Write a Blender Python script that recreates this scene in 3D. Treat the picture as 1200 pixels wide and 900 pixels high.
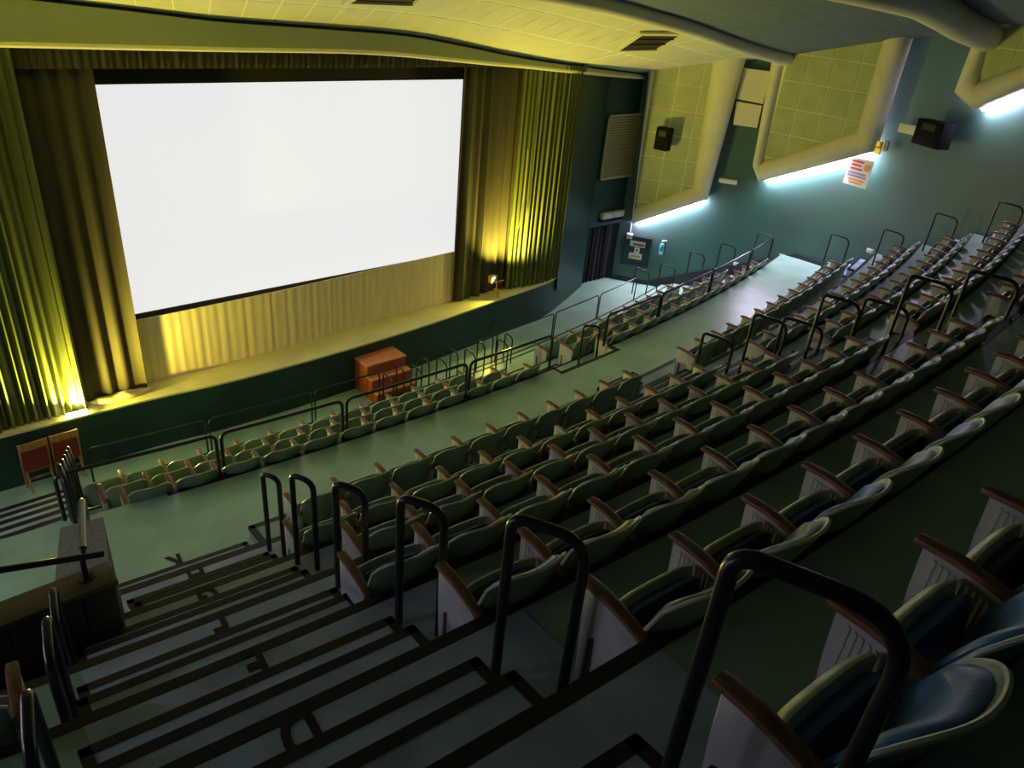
import bpy, bmesh, math, random
from mathutils import Vector, Matrix
random.seed(7)
for o in list(bpy.data.objects): bpy.data.objects.remove(o)
S = bpy.context.scene
COL = S.collection

# ------------------------------------------------------------------ camera
# world: X across the hall, Y towards the screen, Z up, z = 0 on the cross aisle; metres
F = 869.109
RW = ((0.74852027, -0.26179265, 0.60924709), (-0.65739179, -0.41338043, 0.63004179), (0.08691051, -0.87211309, -0.48152396))
CZ = 5.46
cam = bpy.data.cameras.new('camera'); camo = bpy.data.objects.new('camera', cam); COL.objects.link(camo)
cam.sensor_width = 36.0; cam.lens = F / 1200 * 36; cam.clip_start = 0.05; cam.clip_end = 200
m3 = Matrix(RW) @ Matrix(((1, 0, 0), (0, -1, 0), (0, 0, -1)))
camo.matrix_world = Matrix.Translation((0, 0, CZ)) @ m3.to_4x4()
S.camera = camo

# ------------------------------------------------------------------ world, exposure
w = bpy.data.worlds.new('world'); S.world = w; w.use_nodes = True
w.node_tree.nodes['Background'].inputs[0].default_value = (0.25, 0.55, 0.8, 1)
w.node_tree.nodes['Background'].inputs[1].default_value = 0.012
S.view_settings.view_transform = 'Standard'; S.view_settings.look = 'None'
S.view_settings.gamma = 1.0; S.view_settings.use_curve_mapping = False
S.view_settings.exposure = 0.0
LAMP_COL = (1.0, 0.84, 0.12); LAMP_W = 300.0; LAMP2_W = 800.0; LAMP3_W = 30.0
STRIP_COL = (0.84, 0.70, 1.0); STRIP_E = 145.0
SCREEN_E = 0.80

# ------------------------------------------------------------------ pixel rays (photo taken as 1200 x 900)
def ray(p):
    d = Vector((p[0] - 600, p[1] - 450, F))
    return Vector([sum(RW[i][j] * d[j] for j in range(3)) for i in range(3)])
def at_z(p, z):
    d = ray(p); t = (z - CZ) / d.z; return Vector((d.x * t, d.y * t, z))
def at_y(p, y):
    d = ray(p); t = y / d.y; return Vector((d.x * t, y, CZ + d.z * t))
def at_line(p, a, b):
    """point where the pixel's ray meets the vertical plane over plan line a-b"""
    d = ray(p); ax, ay = a; ux, uy = b[0] - a[0], b[1] - a[1]
    t = (ax * uy - ay * ux) / (d.x * uy - d.y * ux)
    return Vector((d.x * t, d.y * t, CZ + d.z * t))

# ------------------------------------------------------------------ curved seating grid
X0, YC = 5.907, 5.591 + 46.074
def P(s, ya, z=0.0):
    r = YC - ya; a = s / r
    return Vector((X0 + r * math.sin(a), YC - r * math.cos(a), z))
def ANG(s, ya): return s / (YC - ya)
YR = [5.591, 4.540, 3.683, 2.844, 1.978, 1.144, 0.302]          # arm tips of rows 1-7 on the axis
ZP = [0.142, 0.709, 1.248, 1.783, 2.319, 2.846, 3.402, 3.94]    # platforms of rows 1-8
YE = [5.985, 5.04, 4.18, 3.335, 2.475, 1.635, 0.815, -0.03]     # front edges of platforms 1-8

# ------------------------------------------------------------------ materials
def mat(name, col, rough=0.6, metal=0.0, var=0.0, scale=6.0, bump=0.0, bscale=60.0, emit=None, estr=0.0, stretch=None, col2=None, spec=0.5):
    m = bpy.data.materials.new(name); m.use_nodes = True
    nt = m.node_tree; b = nt.nodes['Principled BSDF']
    b.inputs['Base Color'].default_value = (*col, 1); b.inputs['Roughness'].default_value = rough
    b.inputs['Metallic'].default_value = metal; b.inputs['Specular IOR Level'].default_value = spec
    if emit:
        b.inputs['Emission Color'].default_value = (*emit, 1); b.inputs['Emission Strength'].default_value = estr
    tc = nt.nodes.new('ShaderNodeTexCoord'); mp = nt.nodes.new('ShaderNodeMapping')
    nt.links.new(tc.outputs['Object'], mp.inputs[0])
    if stretch: mp.inputs['Scale'].default_value = stretch
    if var > 0 or col2:
        n = nt.nodes.new('ShaderNodeTexNoise'); n.inputs['Scale'].default_value = scale
        n.inputs['Detail'].default_value = 5; nt.links.new(mp.outputs[0], n.inputs['Vector'])
        r = nt.nodes.new('ShaderNodeValToRGB')
        c2 = col2 if col2 else tuple(c * (1 - var) for c in col)
        c1 = col if col2 else tuple(min(1, c * (1 + var * 0.6)) for c in col)
        r.color_ramp.elements[0].position = 0.35; r.color_ramp.elements[1].position = 0.65
        r.color_ramp.elements[0].color = (*c2, 1); r.color_ramp.elements[1].color = (*c1, 1)
        nt.links.new(n.outputs['Fac'], r.inputs[0]); nt.links.new(r.outputs[0], b.inputs['Base Color'])
    if bump > 0:
        n2 = nt.nodes.new('ShaderNodeTexNoise'); n2.inputs['Scale'].default_value = bscale; n2.inputs['Detail'].default_value = 3
        nt.links.new(mp.outputs[0], n2.inputs['Vector'])
        bp = nt.nodes.new('ShaderNodeBump'); bp.inputs['Strength'].default_value = bump; bp.inputs['Distance'].default_value = 0.02
        nt.links.new(n2.outputs['Fac'], bp.inputs['Height']); nt.links.new(bp.outputs[0], b.inputs['Normal'])
    return m
M = dict(
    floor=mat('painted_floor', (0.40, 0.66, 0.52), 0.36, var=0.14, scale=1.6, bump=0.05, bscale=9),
    tier=mat('dimmed_tier', (0.27, 0.41, 0.34), 0.42, var=0.18, scale=2.2, bump=0.05, bscale=14),  # darker copy of the floor paint: the tiers' weaker light put into colour
    step=mat('blue_lit_step', (0.38, 0.49, 0.68), 0.5, var=0.22, scale=3.5, bump=0.05, bscale=30),  # cold blue light on the aisle put into the step colour
    nosing=mat('black_rubber', (0.012, 0.012, 0.012), 0.55, var=0.3, scale=20, bump=0.1),
    letter=mat('letter_paint', (0.015, 0.014, 0.014), 0.7, var=0.4, scale=30),
    green=mat('green_wall_paint', (0.048, 0.145, 0.110), 0.46, col2=(0.060, 0.112, 0.108), scale=0.55, bump=0.12, bscale=5, spec=0.5),
    dgreen=mat('dark_green_paint', (0.007, 0.050, 0.043), 0.45, var=0.25, scale=1.2),
    stagefront=mat('stage_front_paint', (0.012, 0.06, 0.045), 0.5, var=0.25, scale=1.5),
    stagetop=mat('stage_floor_paint', (0.92, 0.88, 0.42), 0.6, var=0.10, scale=2),
    cream=mat('cream_plaster', (0.72, 0.69, 0.53), 0.6, var=0.06, scale=2),
    tile=mat('acoustic_tile', (0.46, 0.50, 0.28), 0.85, var=0.10, scale=3, bump=0.25, bscale=140),
    ctile=mat('ceiling_tile', (0.66, 0.66, 0.50), 0.85, var=0.06, scale=2, bump=0.3, bscale=120),
    joint=mat('tile_joint', (0.85, 0.85, 0.66), 0.8),
    ceil2=mat('blue_grey_ceiling', (0.12, 0.17, 0.23), 0.75, var=0.12, scale=2, stretch=(0.5, 4, 1)),
    fascia=mat('fascia_paint', (0.48, 0.52, 0.30), 0.55, var=0.06, scale=1.0),
    lip=mat('fascia_lip', (0.95, 0.90, 0.62), 0.5),
    shade=mat('shadow_line_dark', (0.01, 0.03, 0.025), 0.8),
    screen=mat('screen_white', (0.25, 0.25, 0.25), 0.9, emit=(1.0, 1.0, 1.0), estr=SCREEN_E),
    mask=mat('brown_masking', (0.045, 0.036, 0.016), 0.9),
    brown=mat('brown_velvet', (0.075, 0.062, 0.032), 0.9, var=0.2, scale=3, stretch=(3, 3, .3)),
    gold=mat('gold_cloth', (0.93, 0.77, 0.45), 0.85, var=0.08, scale=5, stretch=(3, 3, .3)),
    yellow=mat('yellow_green_satin', (0.13, 0.15, 0.03), 0.45, var=0.2, scale=4, stretch=(3, 3, .2)),
    black=mat('black_cloth', (0.008, 0.008, 0.010), 0.95),
    pipe=mat('black_gloss_tube', (0.010, 0.012, 0.016), 0.30, var=0.3, scale=25, bump=0.03),
    steel=mat('grey_steel_tube', (0.25, 0.27, 0.30), 0.35, metal=0.6),
    wood=mat('armrest_wood', (0.22, 0.095, 0.042), 0.5, var=0.35, scale=12, stretch=(4, 1, 4)),
    sage=mat('sage_green_metal', (0.22, 0.31, 0.235), 0.38, var=0.15, scale=9),
    rim=mat('pale_green_rim', (0.50, 0.58, 0.42), 0.4, var=0.2, scale=14),
    stand=mat('cream_standard', (0.42, 0.43, 0.46), 0.45, var=0.1, scale=10),
    slot=mat('dark_slot', (0.03, 0.025, 0.03), 0.6),
    blue=mat('blue_vinyl', (0.02, 0.12, 0.30), 0.38, var=0.25, scale=10, bump=0.08, bscale=25),
    greenv=mat('green_vinyl', (0.13, 0.20, 0.12), 0.42, var=0.2, scale=8, bump=0.08, bscale=25),
    darkv=mat('dark_vinyl', (0.018, 0.022, 0.035), 0.42, var=0.2, scale=10, bump=0.08, bscale=25),
    red=mat('red_brown_boards', (0.42, 0.10, 0.035), 0.5, var=0.25, scale=5, stretch=(1, 6, 6)),
    redlit=mat('red_boards_lit', (0.75, 0.26, 0.09), 0.5, var=0.2, scale=4, stretch=(1, 6, 6)),  # lit copy of the red boards: strong light on treads put into colour
    pine=mat('folding_chair_wood', (0.50, 0.24, 0.07), 0.5, var=0.25, scale=8, stretch=(2, 2, .6)),
    redpad=mat('red_chair_pad', (0.25, 0.02, 0.015), 0.7),
    panel=mat('dark_wood_panelling', (0.045, 0.026, 0.015), 0.5, var=0.3, scale=6, stretch=(5, 5, .6)),
    ledge=mat('brown_ledge', (0.10, 0.06, 0.032), 0.5, var=0.2, scale=6),
    carpet=mat('grey_carpet', (0.42, 0.42, 0.44), 0.95, var=0.2, scale=40, bump=0.3, bscale=150),
    white=mat('white_plastic', (0.8, 0.8, 0.78), 0.4),
    grille=mat('cream_grille', (0.55, 0.50, 0.36), 0.5),
    speaker=mat('black_speaker', (0.008, 0.008, 0.008), 0.85, spec=0.15),
    yel=mat('yellow_enamel', (0.85, 0.42, 0.02), 0.4),
    glass=mat('lamp_glass', (0.75, 0.78, 0.62), 0.15),
    red2=mat('sign_red', (0.65, 0.06, 0.03), 0.6),
    orange2=mat('sign_orange', (0.8, 0.35, 0.06), 0.6),
    grey=mat('sign_grey', (0.3, 0.3, 0.34), 0.6),
    ext=mat('extinguisher_teal', (0.05, 0.35, 0.38), 0.25),
    strip=mat('light_strip', (0.9, 0.95, 1), 0.4, emit=STRIP_COL, estr=STRIP_E),
    bulb=mat('flood_lamp_glass', (1, 1, 1), 0.4, emit=(1.0, 0.86, 0.35), estr=30),
    eglow=mat('emergency_lamp', (0.9, 0.7, 0.1), 0.3, emit=(1.0, 0.75, 0.12), estr=0.5),
    vent=mat('vent_dark', (0.03, 0.02, 0.012), 0.8),
    trim=mat('dark_baseboard', (0.02, 0.022, 0.028), 0.5),
    cable=mat('black_cable', (0.015, 0.015, 0.015), 0.5),
    rope=mat('pale_rope', (0.45, 0.38, 0.18), 0.8),
)

# ------------------------------------------------------------------ mesh helpers
def tag(o, label=None, cat=None, group=None, kind=None):
    if label: o['label'] = label
    if cat: o['category'] = cat
    if group: o['group'] = group
    if kind: o['kind'] = kind
    return o
def link(name, me, mt=None, parent=None, loc=None, rz=None):
    o = bpy.data.objects.new(name, me); COL.objects.link(o)
    if mt is not None and me is not None and len(me.materials) == 0: me.materials.append(M[mt])
    if parent: o.parent = parent
    if loc is not None: o.location = loc
    if rz is not None: o.rotation_euler = (0, 0, rz)
    return o
def empty(name, loc=(0, 0, 0), rz=0.0): return link(name, None, loc=loc, rz=rz)
def to_mesh(bm, name, smooth=False, ang=40):
    bmesh.ops.recalc_face_normals(bm, faces=bm.faces[:])
    me = bpy.data.meshes.new(name); bm.to_mesh(me); bm.free()
    if smooth:
        for p in me.polygons: p.use_smooth = True
        try: me.set_sharp_from_angle(angle=math.radians(ang))
        except Exception: pass
    return me
def prism(bm, pts, vec):
    """extrude a planar polygon along vec into a closed solid"""
    v = Vector(vec)
    a = [bm.verts.new(Vector(p)) for p in pts]; b = [bm.verts.new(Vector(p) + v) for p in pts]
    n = len(pts); bm.faces.new(a); bm.faces.new(b[::-1])
    for i in range(n): bm.faces.new((a[i], a[(i + 1) % n], b[(i + 1) % n], b[i]))
def box(bm, x0, x1, y0, y1, z0, z1): prism(bm, [(x0, y0, z0), (x1, y0, z0), (x1, y1, z0), (x0, y1, z0)], (0, 0, z1 - z0))
def box_me(name, *d, bev=0.0):
    bm = bmesh.new(); box(bm, *d)
    if bev: bmesh.ops.bevel(bm, geom=bm.edges[:], offset=bev, segments=2, profile=0.5, affect='EDGES')
    return to_mesh(bm, name, bev > 0)
def loft(bm, rings, closed=True, cap=True):
    vs = [[bm.verts.new(Vector(p)) for p in r] for r in rings]; n = len(rings[0])
    for i in range(len(vs) - 1):
        for j in range(n if closed else n - 1):
            k = (j + 1) % n; bm.faces.new((vs[i][j], vs[i][k], vs[i + 1][k], vs[i + 1][j]))
    if cap and closed: bm.faces.new(vs[0][::-1]); bm.faces.new(vs[-1])
    return vs
def tube(bm, path, r, n=8):
    path = [Vector(p) for p in path]; rings = []
    t0 = (path[1] - path[0]).normalized(); up = Vector((0, 0, 1)) if abs(t0.z) < 0.9 else Vector((1, 0, 0))
    nrm = (up - up.dot(t0) * t0).normalized()
    for i, p in enumerate(path):
        t = (path[min(i + 1, len(path) - 1)] - path[max(i - 1, 0)]).normalized()
        nrm = (nrm - nrm.dot(t) * t).normalized(); bn = t.cross(nrm)
        rr = r[i] if isinstance(r, (list, tuple)) else r
        rings.append([p + rr * (math.cos(2 * math.pi * k / n) * nrm + math.sin(2 * math.pi * k / n) * bn) for k in range(n)])
    loft(bm, rings)
def tube_me(name, path, r, n=8):
    bm = bmesh.new(); tube(bm, path, r, n); return to_mesh(bm, name, True)
def rounded(pts, rads, seg=5):
    """polyline with its inner corners rounded"""
    out = [Vector(pts[0])]
    for i in range(1, len(pts) - 1):
        p = Vector(pts[i]); a = (Vector(pts[i - 1]) - p); b = (Vector(pts[i + 1]) - p)
        r = rads[i - 1] if isinstance(rads, (list, tuple)) else rads
        r = min(r, a.length * .49, b.length * .49); a = p + a.normalized() * r; b = p + b.normalized() * r
        for k in range(seg + 1):
            t = k / seg; out.append((1 - t) ** 2 * a + 2 * t * (1 - t) * p + t * t * b)
    out.append(Vector(pts[-1])); return out
def sheet(name, rows, smooth=True, thick=None):
    """grid surface from rows of points, optionally thickened along a vector"""
    bm = bmesh.new()
    vs = [[bm.verts.new(Vector(p)) for p in r] for r in rows]
    for i in range(len(vs) - 1):
        for j in range(len(vs[0]) - 1): bm.faces.new((vs[i][j], vs[i][j + 1], vs[i + 1][j + 1], vs[i + 1][j]))
    if thick is not None:
        t = Vector(thick); ws = [[bm.verts.new(v.co + t) for v in r] for r in vs]
        for i in range(len(ws) - 1):
            for j in range(len(ws[0]) - 1): bm.faces.new((ws[i][j], ws[i + 1][j], ws[i + 1][j + 1], ws[i][j + 1]))
        nj = len(vs[0]) - 1; ni = len(vs) - 1
        for i in range(ni):
            bm.faces.new((vs[i][0], vs[i + 1][0], ws[i + 1][0], ws[i][0])); bm.faces.new((vs[i][nj], ws[i][nj], ws[i + 1][nj], vs[i + 1][nj]))
        for j in range(nj):
            bm.faces.new((vs[0][j], ws[0][j], ws[0][j + 1], vs[0][j + 1])); bm.faces.new((vs[ni][j], vs[ni][j + 1], ws[ni][j + 1], ws[ni][j]))
    return to_mesh(bm, name, smooth)
def copy_tree(o, parent=None):
    c = o.copy(); COL.objects.link(c); c.parent = parent
    for ch in list(o.children): copy_tree(ch, c)
    return c

# ------------------------------------------------------------------ plan lines of the room
WA = ((15.05, 12.12), (17.55, 8.10))            # right wall, front part (fans out)
def _wall_line():
    p0, p1, p2 = Vector((16.50, 9.79)), Vector((17.55, 8.10)), Vector((17.00, 5.90)); pts = [Vector(WA[0])]
    for i in range(13):
        t = i / 12; pts.append((1 - t) ** 2 * p0 + 2 * t * (1 - t) * p1 + t * t * p2)
    pts.append(Vector((17.00 - .25 * 9.1, -3.2))); return pts
WL = _wall_line()
def wall_x(y):
    for a, b in zip(WL[:-1], WL[1:]):
        if b.y <= y <= a.y: return a.x + (b.x - a.x) * (a.y - y) / (a.y - b.y)
    return WL[0].x - (y - WL[0].y) * .62 if y > WL[0].y else WL[-1].x
def mir(v): return Vector((2 * X0 - v[0], v[1], v[2]))

# ================================================================== FLOORS AND TIERS
def s_at_wall(ya):
    s = 11.5
    for _ in range(12):
        p = P(s, ya); s += (wall_x(p.y) - p.x) * 0.9
    return s
def arc_slab(name, s0, s1, yb, yf, z, depth, n=None, mt='floor', parent=None):
    """slab between the arcs yb (rear) and yf (front), top at z"""
    n = n or max(4, int((s1 - s0) / 0.6)); ss = [s0 + (s1 - s0) * i / n for i in range(n + 1)]
    bm = bmesh.new()
    rings = [[P(s, yb, z), P(s, yf, z), P(s, yf, z - depth), P(s, yb, z - depth)] for s in ss]
    loft(bm, rings)
    return link(name, to_mesh(bm, name), mt, parent)
def arc_nosing(s0, s1, yf, z, parent, wdt=0.055, drop=0.05):
    n = max(3, int((s1 - s0) / 0.6)); ss = [s0 + (s1 - s0) * i / n for i in range(n + 1)]
    bm = bmesh.new()
    rings = [[P(s, yf - wdt, z + .004), P(s, yf + .006, z + .004), P(s, yf + .006, z - drop), P(s, yf - wdt, z - drop)] for s in ss]
    loft(bm, rings)
    return link('nosing', to_mesh(bm, 'nosing'), 'nosing', parent)

# cross aisle
fl = empty('floor'); tag(fl, kind='structure', label='pale painted auditorium floor with stepped seating tiers and a wide cross aisle')
YFE = 7.16                                       # front edge of the cross aisle
YN = 6.97                                        # back of the notch where the front stair starts
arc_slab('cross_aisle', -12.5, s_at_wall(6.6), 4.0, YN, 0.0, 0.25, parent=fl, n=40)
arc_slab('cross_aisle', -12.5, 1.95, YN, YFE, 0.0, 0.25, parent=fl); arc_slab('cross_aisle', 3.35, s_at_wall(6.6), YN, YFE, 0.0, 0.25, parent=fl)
arc_nosing(1.90, 3.40, YN, 0, fl)
for s_ in (1.95, 3.35):
    a, b = P(s_, YN), P(s_, YFE); sg = -.05 if s_ < 2 else .05
    bm = bmesh.new(); prism(bm, [a + Vector((0, -.05, .004)), b + Vector((0, 0, .004)), b + Vector((sg, 0, .004)), a + Vector((sg, -.05, .004))], (0, 0, -.045)); link('nosing', to_mesh(bm, 'nosing'), 'nosing', fl)
arc_nosing(-4.05, 1.95, YFE, 0, fl); arc_nosing(3.35, s_at_wall(YFE) - .1, YFE, 0, fl)
# rows
XL = lambda y: 0.14 * (y - 2.6) + 0.19           # left edge of the left aisle
def XR(y): return 1.25 + 0.155 * y               # right edge of the left aisle
for k in range(8):
    yb = YE[k + 1] if k < 7 else -3.2
    ya_mid = (yb + YE[k]) / 2
    if k == 0: s0 = -3.62
    elif k == 1: s0 = P(0, 0).x * 0 - 5.06
    else: s0 = -12.5
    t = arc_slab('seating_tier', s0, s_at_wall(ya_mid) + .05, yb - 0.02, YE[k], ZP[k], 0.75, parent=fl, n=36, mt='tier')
    arc_nosing(s0, s_at_wall(YE[k]) - .1, YE[k], ZP[k], t)
    if k >= 2: arc_slab('aisle_blue_light', XL(YE[k]) - X0 - .0, XR(YE[k]) - X0 + .38, yb + .0, YE[k] - .06, ZP[k] + .003, .004, mt='step', parent=t, n=6)  # bluish overlay: cold light along the left aisle put into the floor colour
    if k == 1: arc_slab('aisle_blue_light', -5.06, XR(YE[k]) - X0 + .3, yb, YE[k] - .06, ZP[k] + .003, .004, mt='step', parent=t, n=6)
    if k == 0:
        e = [P(-3.62, y, ZP[0]) for y in (YE[0], 5.60)]
        bm = bmesh.new(); prism(bm, [e[0] + Vector((-.006, 0, .004)), e[0] + Vector((.055, 0, .004)), e[1] + Vector((.055, 0, .004)), e[1] + Vector((-.006, 0, .004))], (0, 0, -.04))
        link('nosing', to_mesh(bm, 'nosing'), 'nosing', t)
# front block tiers (below the cross aisle), left and right of its stair
FZ = [-0.60, -0.96, -1.32]; FYR = [7.52, 8.23, 8.95]; FYE = [7.88, 8.60, 9.55]
for (a, b) in ((-4.75, 1.95), (1.95, 3.35), (3.35, None)):
    for k in range(3):
        yb = YFE if k == 0 else FYE[k - 1]
        sb = b if b is not None else s_at_wall((yb + FYE[k]) / 2) + .05
        t = arc_slab('front_tier', a, sb, yb - .02, FYE[k], FZ[k], 0.9 if k == 0 else 0.6, parent=fl)
        arc_nosing(a, sb - (.2 if b is None else 0), FYE[k], FZ[k], t, wdt=.035)
    t = arc_slab('front_tier', a, sb, FYE[2] - .02, 9.80, -1.41, 0.4, parent=fl)
    arc_nosing(a, sb - (.3 if b is None else 0), 9.80, -1.41, t, wdt=.035)
# pit floor
bm = bmesh.new()
prism(bm, [(-6, 5, -1.5), (17.5, 5, -1.5), (17.5, 12.9, -1.5), (-6, 12.9, -1.5)], (0, 0, -.2))
link('pit_floor', to_mesh(bm, 'pit_floor'), 'floor', fl)

# steps: boxes with rubber nosings
def step(pts, z, h, parent=fl, wdt=0.05, sides=(True, True)):
    """pts: plan corners rear-left, front-left, front-right, rear-right"""
    o = empty_step(pts, z, h, parent)
    rl, fl_, fr, rr = [Vector((p[0], p[1], z)) for p in pts]
    bm = bmesh.new(); back = (rl - fl_).normalized()
    def strip(a, b, inw):
        prism(bm, [a + Vector((0, 0, .004)), b + Vector((0, 0, .004)), b + inw * wdt + Vector((0, 0, .004)), a + inw * wdt + Vector((0, 0, .004))], (0, 0, -.045))
    out = -back * 0.006
    strip(fl_ + out, fr + out, back)
    along = (fr - fl_).normalized()
    if sides[1]: strip(fr + along * .004, rr + along * .004, -along)
    if sides[0]: strip(fl_ - along * .004, rl - along * .004, along)
    link('nosing', to_mesh(bm, 'nosing'), 'nosing', o)
def empty_step(pts, z, h, parent):
    bm = bmesh.new(); prism(bm, [(p[0], p[1], z) for p in pts], (0, 0, -h))
    return link('step', to_mesh(bm, 'step'), 'step', parent)
# left aisle: two steps between each pair of tiers
def yedge(ya, x):                                # y of an arc at plan x
    r = YC - ya; return YC - math.sqrt(r * r - (x - X0) ** 2)
def aisle_step(xl, xr, ya_back, ya_front, z, h, sides=(True, True)):
    step([(xl, yedge(ya_back, xl)), (xl + .0, yedge(ya_front, xl)), (xr, yedge(ya_front, xr)), (xr, yedge(ya_back, xr))], z, h, sides=sides)
for k in range(1, 7):                            # onto tier k+1 (rises from tier k)
    rise = ZP[k + 1] - ZP[k]; ye = YE[k + 1]
    for j, (dep, fr) in enumerate(((0.265, 2 / 3), (0.515, 1 / 3))):
        y = ye + dep
        xl = XL(y) + .0 if k >= 2 else 0.84
        aisle_step(xl, XR(y) - .02, ye - .02, y, ZP[k] + rise * fr, rise * fr)
for j, (y, z) in enumerate(((5.27, .532), (5.55, .354), (5.83, .177))):
    aisle_step(0.80 + 0.13 * (y - 5), 2.16, YE[1] - .02, y - .1, z, z, sides=(False, True))
# right aisle
def XA(y): return 7.80 + 0.0 * y
for k in range(0, 7):
    rise = ZP[k + 1] - ZP[k]; ye = YE[k + 1]
    for dep, fr in ((0.265, 2 / 3), (0.515, 1 / 3)):
        aisle_step(7.85 + .03 * k, 8.80 + .05 * k, ye - .02, ye + dep, ZP[k] + rise * fr, rise * fr)
aisle_step(7.85, 8.75, YE[0] - .02, YE[0] + .22, .07, .07)
# wall-side aisle
for k in range(0, 7):
    rise = ZP[k + 1] - ZP[k]; ye = YE[k + 1]
    for dep, fr in ((0.265, 2 / 3), (0.515, 1 / 3)):
        xr = wall_x(ye + .7) - .03; aisle_step(xr - .95, xr, ye - .02, ye + dep, ZP[k] + rise * fr, rise * fr, sides=(True, False))
# steps in the notch of the cross aisle and down the front block (two stair aisles)
def front_stair(s0, s1):
    for ya0, ya1, z, h in ((YN - .02 if s1 else YFE - .02, YN + .20 if s1 else YFE + .20, -.20, .4), (YN + .18 if s1 else YFE + .2, YFE + .30, -.40, .2), (FYE[0] - .02, FYE[0] + .3, -.78, .18), (FYE[1] - .02, FYE[1] + .3, -1.14, .18)):
        e = s1 if s1 is not None else s_at_wall(ya1) - .05
        b0 = s0 if s1 is not None else s0 - .5 * (ya0 - YFE)
        a, b = P(b0, ya0), P(e, ya0); c, d = P(b0, ya1), P(e, ya1)
        step([(a.x, a.y), (c.x, c.y), (d.x, d.y), (b.x, b.y)], z, h)
front_stair(2.05, 3.22)
# stair at the far left down to the pit
for i in range(7):
    y0 = 7.1 + .41 * i
    o = [(-2.5, y0 - .02), (-2.5, y0 + .43), (0.98 + .06 * i, y0 + .43), (0.98 + .06 * i, y0 - .02)]
    step(o, -.19 * (i + 1) + .0, .2, sides=(False, False), wdt=.075)
# wall-side stair of the front block
front_stair(10.2, None)
# row letters painted on the treads, read from below
def letter(ch, x, y, z, size=.33):
    c = bpy.data.curves.new('t', 'FONT'); c.body = ch; c.size = size; c.align_x = 'CENTER'; c.extrude = 0.001; c.offset = 0.012
    o = bpy.data.objects.new('t', c); COL.objects.link(o)
    dg = bpy.context.evaluated_depsgraph_get(); me = bpy.data.meshes.new_from_object(o.evaluated_get(dg))
    bpy.data.objects.remove(o); me.materials.clear()
    l = link('row_letter', me, 'letter', fl, (x, y, z + .006), math.pi + ANG(x - X0, y)); l.scale = (.62, 1, 1)
for ch, px, z, in (('K', (203, 652), 0), ('H', (226, 665), ZP[1]), ('G', (240, 690), ZP[2]), ('F', (254, 723), ZP[3]), ('E', (293, 762), ZP[4]), ('D', (342, 838), ZP[5])):
    q = at_z(px, z); letter(ch, q.x, q.y, z)

# ================================================================== STAGE
ZS = -0.66
SF = [(-6, 10.72), (1.84, 10.64), (4.0, 10.52), (6.0, 10.55), (8.0, 10.70), (10.2, 10.98), (11.6, 11.18), (12.6, 11.55), (13.85, 12.10)]
def smooth_path(pts, n=6):
    out = []
    for i in range(len(pts) - 1):
        p0 = Vector(pts[max(i - 1, 0)]); p1 = Vector(pts[i]); p2 = Vector(pts[i + 1]); p3 = Vector(pts[min(i + 2, len(pts) - 1)])
        for k in range(n):
            t = k / n
            out.append(0.5 * ((2 * p1) + (-p0 + p2) * t + (2 * p0 - 5 * p1 + 4 * p2 - p3) * t * t + (-p0 + 3 * p1 - 3 * p2 + p3) * t ** 3))
    out.append(Vector(pts[-1])); return out
SFS = smooth_path(SF, 5)
st = empty('stage'); tag(st, kind='structure', label='low stage with pale top and dark green curved front')
bm = bmesh.new(); loft(bm, [[(p.x, p.y, ZS), (p.x, 12.6, ZS), (p.x, 12.6, -1.5), (p.x, p.y, -1.5)] for p in SFS])
link('stage_front', to_mesh(bm, 'stage_front'), 'stagefront', st)
bm = bmesh.new(); loft(bm, [[(p.x, p.y - .02, ZS + .03), (p.x, 12.6, ZS + .03), (p.x, 12.6, ZS), (p.x, p.y - .02, ZS)] for p in SFS if p.x < 12.7])
link('stage_floor', to_mesh(bm, 'stage_floor'), 'stagetop', st)
ZT = ZS + .03

# ================================================================== WALLS
def wall(name, pts, z0, z1, mt, thick, label=None):
    zs = [z0 + (z1 - z0) * i / 4 for i in range(5)]
    o = link(name, sheet(name, [[(a[0], a[1], z) for a in pts] for z in zs], True, thick), mt); tag(o, label, kind='structure'); return o
rear_y = -3.2
wr = [(p.x, p.y) for p in WL]
wall('wall_right', wr, -1.6, 7.0, 'green', (.15, .05, 0), 'green painted side wall rising with the seating')
wall('wall_left', [(2 * X0 - a, b) for a, b in wr], -1.6, 7.0, 'green', (-.15, .05, 0), 'green painted side wall beside the stair to the pit')
wall('wall_rear', [(-8, rear_y), (19, rear_y)], -1.6, 7.6, 'dgreen', (0, -.15, 0), 'dark green wall behind the last row')
# wall beside the screen, with doorway
gw0, gw1, gw2 = (12.02, 11.25), (13.85, 12.10), (15.05, 12.10)
wf = empty('wall_front'); tag(wf, 'dark green wall between the yellow curtain and the side wall', kind='structure')
DH = 0.06
bm = bmesh.new()
prism(bm, [(gw0[0], gw0[1], ZS - .3), (gw1[0], gw1[1], -1.5), (gw1[0], gw1[1], 4.4), (gw0[0], gw0[1], 4.4)], (.05, .15, 0))
prism(bm, [(gw1[0], gw1[1], DH), (gw2[0] + .1, gw2[1], DH), (gw2[0] + .1, gw2[1], 4.4), (gw1[0], gw1[1], 4.4)], (.0, .15, 0))
link('wall_face', to_mesh(bm, 'wall_face'), 'dgreen', wf)
wall('wall_stage', [(-6, 12.5), (13.6, 12.5)], -1.5, 6, 'mask', (0, .1, 0), 'dark back wall behind the screen')
bm = bmesh.new()     # left proscenium pier
prism(bm, [(-6, 10.72, -1.5), (.78, 10.72, -1.5), (.78, 10.72, 5.5), (-6, 10.72, 5.5)], (0, .12, 0))
o = link('wall_pier', to_mesh(bm, 'wall_pier'), 'dgreen'); tag(o, 'dark green wall left of the yellow curtain', kind='structure')

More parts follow.
